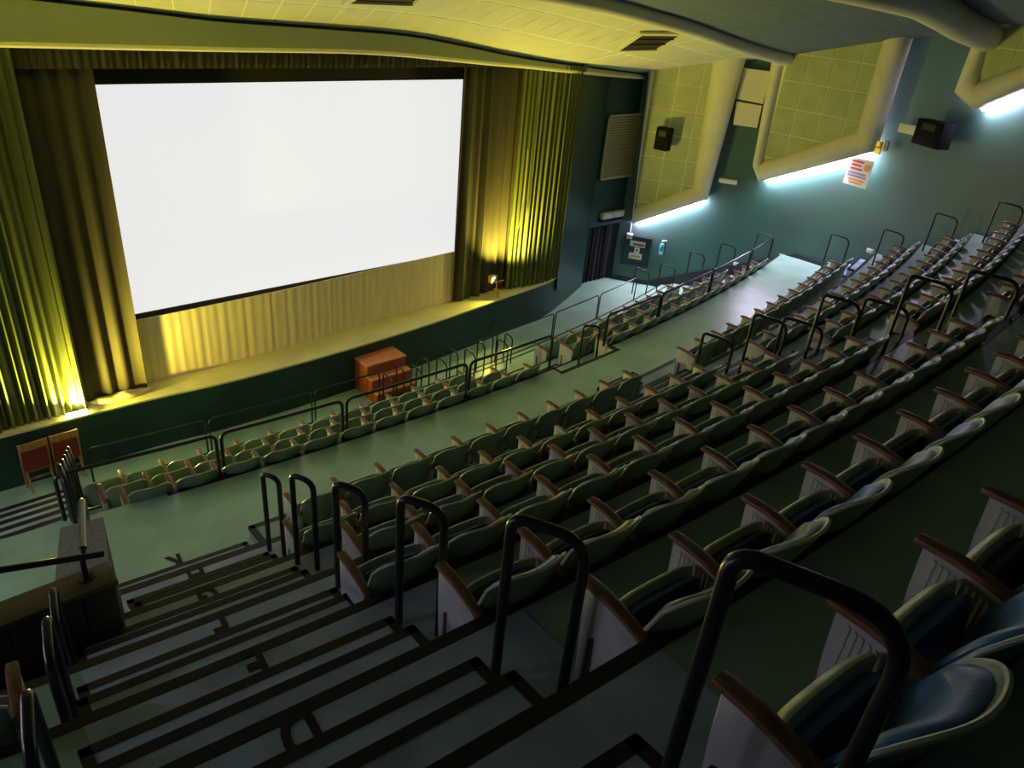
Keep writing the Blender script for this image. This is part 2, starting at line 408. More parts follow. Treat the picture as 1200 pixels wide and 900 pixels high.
# baseboard of the right wall, following the slope of the seating
def base_z(y):
    if y > 11.3: return -1.5
    if y > 8.2: return -1.5 + (11.3 - y) * 1.5 / 3.1
    if y > 7.1: return 0.0
    return (7.1 - y) * 0.60
bm = bmesh.new()
ys = [12.1, 11.3, 10.5, 9.5, 8.4, 8.2, 8.1, 7.1, 6.2, 5.2, 4.2, 3.2, 2.2, 1.0]
loft(bm, [[(wall_x(y) - .03, y, base_z(y) - .25), (wall_x(y) - .03, y, base_z(y) + .10), (wall_x(y) + .02, y, base_z(y) + .10), (wall_x(y) + .02, y, base_z(y) - .25)] for y in ys])
tag(link('baseboard_right', to_mesh(bm, 'baseboard_right'), 'trim'), 'dark baseboard along the green side wall', kind='structure')

# ------------------------------------------------------------------ wall boxes with tiled panels and light strips
def clip(poly, a, b, keep):
    out = []; n = len(poly)
    def side(p): return ((b[0] - a[0]) * (p[1] - a[1]) - (b[1] - a[1]) * (p[0] - a[0])) * keep
    for i in range(n):
        p, q = poly[i], poly[(i + 1) % n]; sp, sq = side(p), side(q)
        if sp >= 0: out.append(p)
        if sp * sq < 0:
            t = sp / (sp - sq); out.append((p[0] + (q[0] - p[0]) * t, p[1] + (q[1] - p[1]) * t))
    return out
def clip_poly(cell, poly):
    area = sum(poly[i][0] * poly[(i + 1) % len(poly)][1] - poly[(i + 1) % len(poly)][0] * poly[i][1] for i in range(len(poly)))
    k = 1 if area > 0 else -1
    for i in range(len(poly)):
        if len(cell) < 3: return []
        cell = clip(cell, poly[i], poly[(i + 1) % len(poly)], k)
    return cell
def wall_box(name, label, pa, pb, outer_px, inner_px, depth, strip_idx, mirror=False, ts=.56):
    """pa, pb: plan points of the face plane; polygons given by photo pixels, put on that plane"""
    u = Vector((pb[0] - pa[0], pb[1] - pa[1], 0)).normalized(); nrm = Vector((-u.y, u.x, 0))   # nrm points to the wall
    if nrm.x < 0: nrm = -nrm
    mf = mir if mirror else (lambda v: Vector(v))
    sgn = Vector((-nrm.x, nrm.y, 0)) if mirror else nrm
    o3 = [at_line(p, pa, pb) for p in outer_px]; i3 = [at_line(p, pa, pb) for p in inner_px]
    root = empty(name); tag(root, label, 'wall panel', 'tiled wall boxes with light strips')
    # frame ring: rounded lip between the inner and outer outlines
    n = len(o3); bm = bmesh.new(); rings = []
    for i in range(n):
        a, b = o3[i], i3[i]; prof = []
        for k in range(7):
            t = k / 6; h = math.sin(math.pi * min(1, t * 1.0)) ** .6 * .14
            prof.append(mf(a.lerp(b, t)) - sgn * h)
        prof.append(mf(b) + sgn * .12); prof.append(mf(a) + sgn * depth)
        rings.append(prof)
    loft(bm, rings + [rings[0]], cap=False); bmesh.ops.remove_doubles(bm, verts=bm.verts[:], dist=1e-4)
    link('frame', to_mesh(bm, 'frame', True, 50), 'cream', root)
    bm = bmesh.new(); prism(bm, [mf(p) + sgn * .035 for p in i3], sgn * .05)
    back = link('panel_back', to_mesh(bm, 'panel_back'), 'joint', root)
    # tiles on a square grid clipped to the panel
    org = i3[0]; uv = [((p - org).dot(u), p.z - org.z) for p in i3]
    if not mirror:
        u0 = min(p[0] for p in uv); u1 = max(p[0] for p in uv); v0 = min(p[1] for p in uv); v1 = max(p[1] for p in uv)
        a = u0
        while a < u1:
            b = v1
            while b > v0:
                g = .012; c = clip_poly([(a + g, b - ts + g), (a + ts - g, b - ts + g), (a + ts - g, b - g), (a + g, b - g)], uv)
                if len(c) >= 3:
                    bm = bmesh.new(); prism(bm, [org + u * q[0] + Vector((0, 0, q[1])) + nrm * .02 for q in c], nrm * .03)
                    link('tile', to_mesh(bm, 'tile'), 'tile', back)
                b -= ts
            a += ts
    # light strip fixed under the bottom edge
    a, b = o3[strip_idx[0]], o3[strip_idx[1]]; rings = []
    for i in range(9):
        q = a.lerp(b, .04 + .92 * i / 8)
        t = 0.0
        while t < 1.2 and q.x + nrm.x * t < wall_x(q.y + nrm.y * t): t += .005
        z = Vector((0, 0, -.02)); h = Vector((0, 0, -.03))
        rings.append([mf(q + nrm * (t - .13) + z), mf(q + nrm * (t - .04) + z), mf(q + nrm * (t - .04) + z + h), mf(q + nrm * (t - .13) + z + h)])
    bm = bmesh.new(); loft(bm, rings)
    ls = link('light_strip', to_mesh(bm, 'light_strip'), 'strip', root); ls['label'] = 'cold white light strip under the box'
    return root
off = Vector((-.85, -.528, 0)) * .30
fa = (WA[0][0] + off.x, WA[0][1] + off.y); fb = (WA[1][0] + off.x, WA[1][1] + off.y)
B1o = [(763, 60), (858, 30), (878, 55), (829, 234), (741, 263)]; B1i = [(770, 66), (840, 42), (838, 60), (811, 220), (742, 246)]
q2a = at_line((888, 210), fa, fb); wb0, wb1 = (wall_x(8.0) - .3, 8.0), (wall_x(3) - .3, 3.0)
q2b = at_line((1045, 100), wb0, wb1)
B2o = [(908, 50), (1060, -10), (1072, 20), (1021, 178), (889, 213), (882, 195)]; B2i = [(921, 60), (1046, 5), (1040, 30), (1004, 155), (893, 190), (895, 182)]
B3o = [(1152, 20), (1330, -40), (1330, 42), (1200, 102), (1139, 128), (1118, 108)]; B3i = [(1160, 40), (1310, -20), (1310, 20), (1200, 76), (1146, 96), (1148, 88)]
for mirror in (False, True):
    sd = 'over the stair to the pit' if mirror else None
    wall_box('wall_box', 'yellow lit tiled wall box next to the louvred grille' if not mirror else 'tiled wall box on the wall by the pit stair, nearest the stage', fa, fb, B1o, B1i, .30, (4, 3), mirror)
    wall_box('wall_box', 'tiled wall box above the white notice' if not mirror else 'tiled wall box on the wall by the pit stair, above the cross aisle', (q2a.x, q2a.y), (q2b.x, q2b.y), B2o, B2i, .33, (4, 3), mirror)
    wall_box('wall_box', 'tiled wall box above the black loudspeaker' if not mirror else 'tiled wall box on the wall by the pit stair, rearmost', wb0, wb1, B3o, B3i, .33, (4, 3), mirror)
# cream ducts between the first two boxes
for nm, px, lab in (('duct', [(872, 80), (903, 84), (894, 122), (863, 116)], 'tall cream duct cover between two tiled wall boxes'), ('duct', [(863, 119), (893, 124), (887, 150), (859, 146)], 'short cream beam under the duct cover between wall boxes')):
    pts = [at_line(p, (fa[0] + .1, fa[1] + .06), (fb[0] + .1, fb[1] + .06)) for p in px]
    bm = bmesh.new(); prism(bm, pts, (.14, .087, 0))
    tag(link(nm, to_mesh(bm, nm), 'cream'), lab, 'duct', 'cream ducts on the side wall')

# ================================================================== CEILING
L1 = [(-7, 8.6, 4.35), (-4, 8.6, 4.75), (0, 8.6, 5.15), (4, 8.6, 5.34), (7.5, 8.7, 5.30)]
for px, y in (((680, 0), 8.8), ((720, 9), 8.85), ((760, 20), 8.95), ((810, 34), 9.05), ((860, 52), 9.15), ((900, 64), 9.25), ((934, 72), 9.34)): L1.append(tuple(at_y(px, y)))
L1 = smooth_path([Vector(p) for p in L1], 4)
L2 = [(-6, 5.3, 5.3), (0, 5.3, 5.75), (6, 5.35, 5.85)]
for px, y in (((1050, -4), 5.4), ((1100, 16), 5.42), ((1130, 34), 5.43), ((1168, 50), 5.44)): L2.append(tuple(at_y(px, y)))
L2 = smooth_path([Vector(p) for p in L2], 5)
FT = []   # fascia: top and bottom edges along a plan path
fpath = [(-4, 10.62), (0, 10.62), (6, 10.62), (8.5, 10.74), (10.5, 10.98), (12.5, 11.4), (14.95, 12.05)]
def on_path(px):
    best = None
    for a, b in zip(fpath[:-1], fpath[1:]):
        q = at_line(px, a, b); t = ((q.x - a[0]) * (b[0] - a[0]) + (q.y - a[1]) * (b[1] - a[1])) / ((b[0] - a[0]) ** 2 + (b[1] - a[1]) ** 2)
        if -0.001 <= t <= 1.001: return q
        if best is None: best = q
    return q
bot = [on_path(p) for p in ((0, 52), (130, 55), (270, 58), (400, 60), (470, 64), (530, 70), (575, 74.5), (620, 78.5), (700, 87), (762, 92))]
top = [on_path(p) for p in ((0, -4), (60, 3), (150, 13), (250, 25), (330, 31), (400, 36), (480, 43), (550, 56), (620, 70), (700, 81), (764, 89))]
bot = [Vector((-4, 10.62, bot[0].z)), Vector((0, 10.62, bot[0].z))] + bot; top = [Vector((-4, 10.62, top[0].z + .3)), Vector((0, 10.62, top[0].z + .12))] + top
def resample_x(pts, xs):
    out = []
    for x in xs:
        for a, b in zip(pts[:-1], pts[1:]):
            if a.x <= x <= b.x or (b is pts[-1] and x > b.x) or (a is pts[0] and x < a.x):
                t = (x - a.x) / (b.x - a.x) if b.x != a.x else 0; out.append(a.lerp(b, t)); break
    return out
bots = smooth_path(bot, 3); tops = smooth_path(top, 3)
fx = [-4 + 18.95 * i / 60 for i in range(61)]
fb_ = resample_x(bots, fx); ft_ = resample_x(tops, fx)
fs = empty('trim_1'); tag(fs, 'olive plaster fascia sweeping over the stage with a bright lower lip', kind='structure')
link('fascia', sheet('fascia', [fb_, ft_], True, (0, .12, 0)), 'fascia', fs)
link('fascia_lip', tube_me('fascia_lip', [p + Vector((0, -.02, 0)) for p in fb_], .03, 8), 'lip', fs)
link('shadow_line', sheet('shadow_line', [[p + Vector((0, .0, 0)) for p in ft_], [p + Vector((0, .10, .06)) for p in ft_]], True), 'shade', fs)  # dark strip: shadow line above the fascia put into its colour
ce = empty('ceiling'); tag(ce, 'curved tiled ceiling stepping up in rounded edges from the stage', kind='structure')
l1s = resample_x(L1, [-6.5 + 23.3 * i / 60 for i in range(61)])
# strip 1: backing plus separate tiles between fascia and first rounded edge
c1a = [p + Vector((0, .06, .035)) for p in ft_]; c1b = [p + Vector((0, .1, .10)) for p in l1s]
link('ceiling_backing', sheet('ceiling_backing', [c1a, [a.lerp(b, .5) + Vector((0, 0, .02)) for a, b in zip(c1a, c1b)], c1b], True), 'joint', ce)
def surf(u, v):
    i = min(59, int(u * 60)); f = u * 60 - i
    a = c1a[i].lerp(c1a[i + 1], f); b = c1b[i].lerp(c1b[i + 1], f)
    return a.lerp(b, v) + Vector((0, 0, .02 * (1 - abs(2 * v - 1)) - .004))
NU, NV = 44, 3
def ceiling_tile(u0, u1, v0, v1):
    bm = bmesh.new(); g = .0006; h = .009
    q = [surf(u0 + g, v0 + h), surf(u1 - g, v0 + h), surf(u1 - g, v1 - h), surf(u0 + g, v1 - h)]
    prism(bm, q, (0, .004, .02)); return to_mesh(bm, 'tile')
for i in range(NU):
    for j in range(NV):
        link('tile', ceiling_tile(i / NU, (i + 1) / NU, j / NV, (j + 1) / NV), 'ctile', ce)
def bullnose(name, path, r):
    link(name, tube_me(name, path, r, 14), 'cream', ce)
bullnose('rounded_edge', l1s, .13)
l2s = resample_x(L2, [-6 + 22.9 * i / 60 for i in range(61)])
bullnose('rounded_edge', [p + Vector((0, 0, .04)) for p in l2s], .26)
c2a = [p + Vector((0, -.05, .10)) for p in l1s]; c2b = [p + Vector((0, .16, .26)) for p in l2s]
link('ceiling_plane', sheet('ceiling_plane', [c2a, c2b], True), 'ceil2', ce)
c3 = [p + Vector((0, -.12, .25)) for p in l2s]; c4 = [Vector((p.x, rear_y, 7.2 - .012 * (p.x - 5) ** 2)) for p in l2s]
link('ceiling_plane', sheet('ceiling_plane', [c3, c4], True), 'ceil2', ce)
# ceiling vents
def ceiling_vent(px, label):
    # find the strip surface under the pixel by search
    def hit(p):
        d = ray(p).normalized(); best = (9, None)
        for a in range(0, 241):
            for b in range(0, 21):
                q = surf(min(.9999, a / 240), b / 20); v = q - Vector((0, 0, CZ)); e = (v - v.dot(d) * d).length
                if e < best[0]: best = (e, q)
        return best[1]
    q = [hit(p) for p in px]; c = sum(q, Vector()) / 4
    root = empty('ceiling_vent', c); tag(root, label, 'vent', 'square vents in the tiled ceiling')
    dn = Vector((0, -.02, -.035))
    bm = bmesh.new()
    out = [c + (p - c) * 1.22 - c + dn * .3 for p in q]; inn = [p - c + dn * .3 for p in q]
    rings = []
    for i in range(4): rings.append([out[i], inn[i], inn[i] + dn, out[i] + dn])
    loft(bm, rings + [rings[0]], cap=False); bmesh.ops.remove_doubles(bm, verts=bm.verts[:], dist=1e-5)
    link('vent_frame', to_mesh(bm, 'vent_frame'), 'ctile', root)
    bm = bmesh.new(); prism(bm, inn, -dn * .3); link('vent_opening', to_mesh(bm, 'vent_opening'), 'vent', root)
    for t in (.33, .66):
        bm = bmesh.new(); a, b = inn[0].lerp(inn[1], t), inn[3].lerp(inn[2], t)
        tube(bm, [a + dn * .3, b + dn * .3], .012, 5); link('vent_blade', to_mesh(bm, 'vent_blade'), 'vent', root)
ceiling_vent([(724, 56), (752, 40), (800, 41), (770, 57)], 'dark ceiling vent beside the first rounded ceiling edge')
ceiling_vent([(410, 2), (430, -14), (500, -14), (484, 4)], 'dark ceiling vent above the middle of the screen')

# ================================================================== SCREEN AND CURTAINS
D = 11.61
tl, tr, br, bl = [at_y(p, D) for p in ((113, 100), (543, 92), (532, 296), (157, 368))]
sx0, sx1, sz0, sz1 = (tl.x + bl.x) / 2, (tr.x + br.x) / 2, (bl.z + br.z) / 2, (tl.z + tr.z) / 2
scr = empty('cinema_screen', ((sx0 + sx1) / 2, D, sz0)); tag(scr, 'large glowing white cinema screen above the gold cloth', 'screen')
hw = (sx1 - sx0) / 2; hh = sz1 - sz0
link('screen_sheet', box_me('screen_sheet', -hw, hw, 0, .03, 0, hh), 'screen', scr)
link('lower_edge', box_me('lower_edge', -hw - .02, hw + .02, -.03, .04, -.10, 0), 'mask', scr)
link('upper_masking', box_me('upper_masking', -hw - .3, hw + .3, -.02, .06, hh, hh + 1.0), 'mask', scr)
def pleats(name, label, cat, path, z0, z1, mt, wave, amp, seed, top_path=None, group=None, zf=None, thick=.012):
    """hanging cloth along a plan path; irregular folds"""
    rnd = random.Random(seed); pts = smooth_path([Vector((p[0], p[1], 0)) for p in path], 10)
    L = sum((b - a).length for a, b in zip(pts[:-1], pts[1:])); n = max(24, int(L / wave * 10)); cols = []
    ph = 0; xs = []
    for i in range(n + 1):
        xs.append(ph); ph += 2 * math.pi * (L / n) / wave * rnd.choice((.6, .8, 1.0, 1.3, 1.7))
    for i in range(n + 1):
        d = L * i / n; acc = 0; q = pts[-1]; tv = pts[-1] - pts[-2]
        for a, b in zip(pts[:-1], pts[1:]):
            l = (b - a).length
            if acc + l >= d: q = a.lerp(b, (d - acc) / l if l else 0); tv = b - a; break
            acc += l
        tv.normalize(); nv = Vector((-tv.y, tv.x, 0)); am = amp * (.65 + .35 * math.sin(xs[i] * .37 + seed))
        cols.append((q, nv, math.sin(xs[i]) * am, math.sin(xs[i] * .61 + 1) * am))
    rows = []
    for j in range(9):
        t = j / 8
        rows.append([Vector((q.x, q.y, (z0 if not callable(z0) else z0(q.x)) * (1 - t) + (z1 if not callable(z1) else z1(q.x)) * t)) + nv * (w1 * (1 - .25 * t) + .35 * w2 * (1 - t)) for q, nv, w1, w2 in cols])
    o = link(name, sheet(name, rows, True, (0, thick, 0)), mt); tag(o, label, cat, group); return o
zbot = lambda x: resample_x(bots, [max(-3.9, min(14.9, x))])[0].z + .12
pleats('stage_curtain', 'yellow green satin curtain brightly lit at its foot by the flood lamp', 'curtain', [(.72, 10.775), (1.2, 10.79), (1.88, 10.765)], ZT + .01, zbot, 'yellow', .10, .045, 3)
pleats('stage_curtain', 'yellow green satin curtain beside the dark green wall with the louvred grille', 'curtain', [(10.42, 11.30), (10.9, 11.22), (11.5, 11.20), (12.06, 11.27)], ZT + .01, zbot, 'yellow', .13, .05, 11)
gpx = [at_z(p, ZT) for p in ((150, 455), (200, 443), (270, 425), (345, 405), (440, 378), (534, 352))]
gz1 = at_y((345, 337), gpx[3].y).z; yl, yr_ = gpx[0].y - .10, gpx[-1].y - .09
xl, xr_ = at_y((158, 372), yl).x, at_y((534, 296), yr_).x
pleats('masking_curtain', 'brown velvet curtain between the screen and the brightly lit yellow curtain foot', 'curtain', [(xl - 1.5, yl + .02), (xl - .7, yl), (xl, yl)], ZT + .01, sz1 + .55, 'brown', .26, .05, 5)
pleats('masking_curtain', 'brown velvet curtain behind the yellow tripod lamp', 'curtain', [(xr_, yr_), (xr_ + .6, yr_ + .06), (10.15, 11.38), (10.75, 11.48)], ZT + .01, sz1 + .55, 'brown', .26, .06, 8)
pleats('valance', 'gathered dark brown valance hanging over the screen', 'valance', [(1.1, 10.86), (6, 10.86), (10.3, 11.0)], at_y((300, 80), 10.86).z, sz1 + .95, 'brown', .10, .017, 9)
pleats('gold_cloth', 'pale gold cloth stretched below the screen down to the stage', 'cloth', [(p.x, p.y) for p in gpx], ZT + .01, gz1, 'gold', .16, .003, 21)
pleats('door_curtain', 'black curtain filling the doorway beside the stage', 'curtain', [(13.9, 12.2), (14.4, 12.22), (15.0, 12.2)], -1.48, DH + .02, 'black', .16, .04, 4)
tag(link('curtain_rope', tube_me('curtain_rope', [at_y((619, 175), 11.15), at_y((614, 230), 11.15), at_y((609, 262), 11.12), at_y((603, 282), 11.08)], .012, 6), 'rope'), 'thin pale rope hanging beside the right yellow curtain', 'rope')
# cloth pooled on the stage at the foot of the left brown curtain
bm = bmesh.new(); bmesh.ops.create_uvsphere(bm, u_segments=20, v_segments=8, radius=1)
for v in bm.verts: v.co = Vector((2.35 + v.co.x * (.42 + .05 * math.sin(5 * v.co.y)), 10.86 + v.co.y * .12, ZT + .02 + max(-.01, v.co.z) * (.05 + .02 * math.sin(v.co.x * 7))))
tag(link('cloth_bundle', to_mesh(bm, 'cloth_bundle', True), 'gold'), 'loose gold cloth bunched on the stage floor', 'cloth')

# ================================================================== SEATS
def seat_meshes():
    d = {}
    bm = bmesh.new()                               # side standard with ribs
    t = .019; out = [(-.31, 0), (-.03, 0), (-.045, .16), (-.02, .40), (-.012, .565), (-.10, .57), (-.27, .545), (-.33, .525), (-.325, .42), (-.30, .2)]
    prism(bm, [(-t, y, z) for y, z in out], (2 * t, 0, 0))
    for i in range(10):
        y0 = -.055 - .022 * i
        for sx in (-t - .004, t - .001): prism(bm, [(sx, y0, .06), (sx, y0 - .009, .06), (sx, y0 - .009, .545 - .004 * i), (sx, y0, .548 - .004 * i)], (.005, 0, 0))
    d['std'] = to_mesh(bm, 'standard')
    bm = bmesh.new()                               # smooth aisle standard
    t = .024; prism(bm, [(-t, y, z) for y, z in out], (2 * t, 0, 0))
    bmesh.ops.bevel(bm, geom=bm.edges[:], offset=.007, segments=2, profile=.5, affect='EDGES')
    d['end'] = to_mesh(bm, 'standard', True)
    bm = bmesh.new(); prism(bm, [(-.028, -.085, .02), (-.028, -.12, .02), (-.028, -.105, .37), (-.028, -.08, .35)], (.056, 0, 0)); d['slot'] = to_mesh(bm, 'slot')
    bm = bmesh.new(); rings = []                   # armrest
    for y, z, w, h in ((.022, .585, .018, .012), (.018, .588, .026, .022), (-.01, .590, .030, .026), (-.10, .592, .030, .026), (-.19, .582, .028, .025), (-.27, .566, .027, .023), (-.325, .552, .024, .02), (-.345, .548, .016, .012)):
        rings.append([(w * math.copysign(abs(math.cos(a)) ** .6, math.cos(a)), y, z - .01 + h * .6 * math.copysign(abs(math.sin(a)) ** .6, math.sin(a))) for a in [2 * math.pi * k / 12 for k in range(12)]])
    loft(bm, rings); d['arm'] = to_mesh(bm, 'armrest', True)
    def shell(hwid, z0, z1, yf, th, corner, bow, nx=14, nz=8, front=False):
        bm = bmesh.new(); F_, B_ = [], []
        for j in range(nz + 1):
            v = j / nz; fr, bk = [], []
            for i in range(nx + 1):
                uu = -1 + 2 * i / nx; zt = z1 - corner * abs(uu) ** 5; zb = z0 + corner * .5 * abs(uu) ** 6
                z = zb + (zt - zb) * v; y = yf(z) + bow * uu * uu
                e = (1 - abs(uu) ** 8) * (1 - abs(2 * v - 1) ** 10); e = max(e, 0) ** .5
                fr.append((hwid * uu, y + th * (.25 + .75 * e), z)); bk.append((hwid * uu, y - th * .15 * e, z))
            F_.append(fr); B_.append(bk)
        vf = [[bm.verts.new(p) for p in r] for r in F_]; vb = [[bm.verts.new(p) for p in r] for r in B_]
        for j in range(nz):
            for i in range(nx):
                bm.faces.new((vf[j][i], vf[j][i + 1], vf[j + 1][i + 1], vf[j + 1][i])); bm.faces.new((vb[j][i], vb[j + 1][i], vb[j + 1][i + 1], vb[j][i + 1]))
            bm.faces.new((vf[j][0], vf[j + 1][0], vb[j + 1][0], vb[j][0])); bm.faces.new((vf[j][nx], vb[j][nx], vb[j + 1][nx], vf[j + 1][nx]))
        for i in range(nx):
            bm.faces.new((vf[0][i], vb[0][i], vb[0][i + 1], vf[0][i + 1])); bm.faces.new((vf[nz][i], vf[nz][i + 1], vb[nz][i + 1], vb[nz][i]))
        return to_mesh(bm, 'shell', True, 60)
    yb = lambda z: -.335 - .34 * max(0, z - .50) - .06 * (z - .36)
    d['back'] = shell(.228, .36, .80, yb, .026, .11, .07)
    d['pad'] = shell(.208, .40, .78, lambda z: yb(z) + .018, .042, .11, .062)
    ys = lambda z: -.205 + .16 * (z - .28)
    d['pan'] = shell(.218, .26, .555, lambda z: ys(z) + .022, .046, .02, -.006)
    d['cush'] = shell(.210, .28, .542, lambda z: ys(z) - .040, .062, .03, .004)
    bm = bmesh.new()                               # rim bead of the back
    path = []
    for i in range(25):
        uu = -1 + 2 * i / 24; z = .80 - .11 * abs(uu) ** 5; path.append((.227 * uu, yb(z) + .07 * uu * uu + .006, z))
    for sgn in (-1, 1):
        side = [(sgn * .2275, yb(z) + .076, z) for z in (.65, .58, .5)]
        path = (side[::-1] + path) if sgn < 0 else path + side
    tube(bm, path, .009, 6); d['bead'] = to_mesh(bm, 'rim', True)
    return d
SM = seat_meshes()
def mat_copy(me, mt):
    c = me.copy(); c.materials.clear(); c.materials.append(M[mt]); return c
VAR = {}
for key, mt in (('std', 'stand'), ('end', 'stand'), ('slot', 'slot'), ('arm', 'wood'), ('back', 'sage'), ('bead', 'rim'), ('pan', 'rim'), ):
    SM[key].materials.append(M[mt])
for c in ('blue', 'darkv', 'greenv'): VAR['cush', c] = mat_copy(SM['cush'], c); VAR['pad', c] = mat_copy(SM['pad'], c)
def make_seat(loc, rz, label, group, left_end=False, right_close=False, right_end=False, missing_arm=False):
    root = empty('theatre_seat', loc, rz); tag(root, label, 'seat', group)
    hp = .2525
    link('standard', SM['end' if left_end else 'std'], None, root, (-hp, 0, 0))
    if left_end: link('slot', SM['slot'], None, root, (-hp, 0, 0))
    if not missing_arm: link('armrest', SM['arm'], None, root, (-hp, 0, 0))
    if right_close:
        link('standard', SM['end' if right_end else 'std'], None, root, (hp, 0, 0)); link('armrest', SM['arm'], None, root, (hp, 0, 0))
        if right_end: link('slot', SM['slot'], None, root, (hp, 0, 0))
    b = link('backrest', SM['back'], None, root); link('rim', SM['bead'], None, b)
    link('back_pad', VAR['pad', random.choice(('greenv', 'greenv', 'blue', 'darkv'))], None, root)
    s = link('folded_seat', SM['pan'], None, root); s.rotation_euler = (random.uniform(-.05, .03), 0, 0)
    link('cushion', VAR['cush', random.choice(('blue', 'blue', 'darkv'))], None, s)
    return root
PITCH = .505
ORD = ['first', 'second', 'third', 'fourth', 'fifth', 'sixth', 'seventh', 'eighth', 'ninth', 'tenth', 'eleventh', 'twelfth', 'thirteenth', 'fourteenth', 'fifteenth', 'sixteenth', 'seventeenth']
def seat_row(s_first, n, ya, z, what, group, end_l=True, end_r=True, miss=()):
    for i in range(n):
        s = s_first + (i + .5) * PITCH; p = P(s, ya, z)
        make_seat(p, ANG(s, ya), 'green theatre seat, %s from %s' % (ORD[i], what), group, i == 0 and end_l, i == n - 1, i == n - 1 and end_r, i in miss)
ph = [-3.363, -3.841, -3.782, -4.246, -4.186, -4.128, -4.596]; cnt = [10, 11, 11, 12, 12, 12, 13]
nm = ['row K', 'row H', 'row G', 'row F', 'row E', 'row D', 'the row above row D']
for k in range(7):
    seat_row(ph[k], cnt[k], YR[k], ZP[k], 'the lettered stair in ' + nm[k], 'centre seats of ' + nm[k], miss=(6,) if k == 1 else ())
phr = [3.021, 3.025, 2.93, 3.05, 3.12, 3.18, 3.25]
for k in range(7):
    send = s_at_wall(YR[k]) - 1.0; n = int((send - phr[k]) / PITCH)
    if k == 0: n = 13
    if k >= 5: n = 4
    seat_row(phr[k], n, YR[k], ZP[k], 'the second aisle in wall side ' + nm[k], 'wall side seats of ' + nm[k])
fn = ['the rear front block row', 'the middle front block row', 'the foremost front block row']
for k in range(3):
    seat_row([-4.42, -4.50, -4.62][k], 12, FYR[k], FZ[k], 'the pit stair in ' + fn[k], 'front block seats by the pit stair, ' + fn[k], True, True)
    seat_row([3.45, 3.30, 3.40][k], [13, 12, 10][k], FYR[k], FZ[k], 'the floor notch in ' + fn[k], 'front block seats by the floor notch, ' + fn[k], True, True)
# seat of the left block by the left handrails
for k, px in ((3, (52, 796)),):
    q = at_z(px, ZP[k] + .80); x = q.x - .34; ya = YR[k]; s_ = x - X0; p = P(s_, ya, ZP[k]); p.x = x; p.y = q.y + .42
    make_seat(p, ANG(s_, ya), 'theatre seat left of the lettered stair beside the hoop handrails', None, False, True, True)

# ================================================================== HANDRAILS
def hoop_me(L, H, r, rf=.06, rb=.13):
    path = rounded([(0, 0, 0), (0, 0, H), (0, -L, H - .02), (0, -L, 0)], [rf, rb], 6)
    return tube_me('hoop_tube', path, r, 10)
def hoop(p_front, vec, z, H, r, label, group=None, rb=.13):
    """a bent-tube hoop: front post at p_front, rear post at p_front + vec"""
    L = math.hypot(*vec); root = empty('hoop_handrail', (p_front[0], p_front[1], z), math.atan2(vec[0], -vec[1]))
    tag(root, label, 'handrail', group)
    link('hoop_tube', hoop_me(L, H, r, .055, min(rb, L * .49)), 'pipe', root)
    return root
HH = .865
for k, px, vec, lab in ((1, (316, 645), (.08, -.13), 'row H'), (2, (349, 660), (.09, -.15), 'row G'), (3, (397, 688), (.11, -.16), 'row F'), (4, (467, 731), (.13, -.19), 'row E'), (5, (580, 792), (.15, -.25), 'row D')):
    q = at_z(px, ZP[k]); hoop((q.x, q.y), vec, ZP[k], HH, .0225, 'black hoop handrail on the seat side of the lettered stair at ' + lab, 'hoops along the lettered stair')
hoop((1.12, .49), (.14, -.31), ZP[6] + .18, .935, .0205, 'large black hoop handrail at the top of the lettered stair', 'hoops along the lettered stair', rb=.15)
for k, q, lab in ((2, (.32, 4.02), 'row G beside the parapet'), (3, (.20, 3.20), 'row F'), (4, (.03, 2.28), 'row E')):
    hoop(q, (-.06, -.30), ZP[k], .84, .0225, 'black hoop handrail left of the lettered stair at ' + lab, 'hoops left of the lettered stair')
for k, q, lab in ((1, (8.0, 4.76), 'row H'), (2, (7.94, 4.10), 'row G'), (3, (7.92, 3.34), 'row F'), (4, (7.80, 2.50), 'row E')):
    hoop(q, (.14, -.38), ZP[k], HH, .02, 'black hoop handrail on the centre side of the second aisle at ' + lab, 'hoops of the second aisle')
for k, q, lab in ((2, (8.20, 3.84), 'row G'), (3, (8.27, 3.02), 'row F'), (4, (8.62, 2.22), 'row E'), (5, (8.9, 1.45), 'row D')):
    hoop(q, (.16, -.44), ZP[k], HH, .02, 'black hoop handrail on the wall side of the second aisle at ' + lab, 'hoops of the second aisle')
for k, px, lab in ((0, (966, 312), 'row K'), (1, (1022, 311), 'row H'), (2, (1087, 292), 'row G'), (3, (1153, 284), 'row F'), (4, (1225, 262), 'row E')):
    q = at_z(px, ZP[k]); q.x = min(q.x, wall_x(q.y) - .55); hoop((q.x, q.y), (.05, -.42), ZP[k], .80, .018, 'black hoop handrail of the wall side aisle at ' + lab, 'hoops of the wall side aisle')
for i, (px, z) in enumerate((((740.4, 344), -1.5), ((769, 341.5), -1.14), ((803, 327), -.8), ((838, 318), -.5), ((880, 306), -.1))):
    q = at_z(px, z); hoop((q.x, q.y), (.10, -.36), z, .72, .016, 'thin black hoop handrail on the wall stair of the front block, ' + ('bottom', 'second', 'third', 'fourth', 'top')[i] + ' step', 'hoops of the front wall stair')
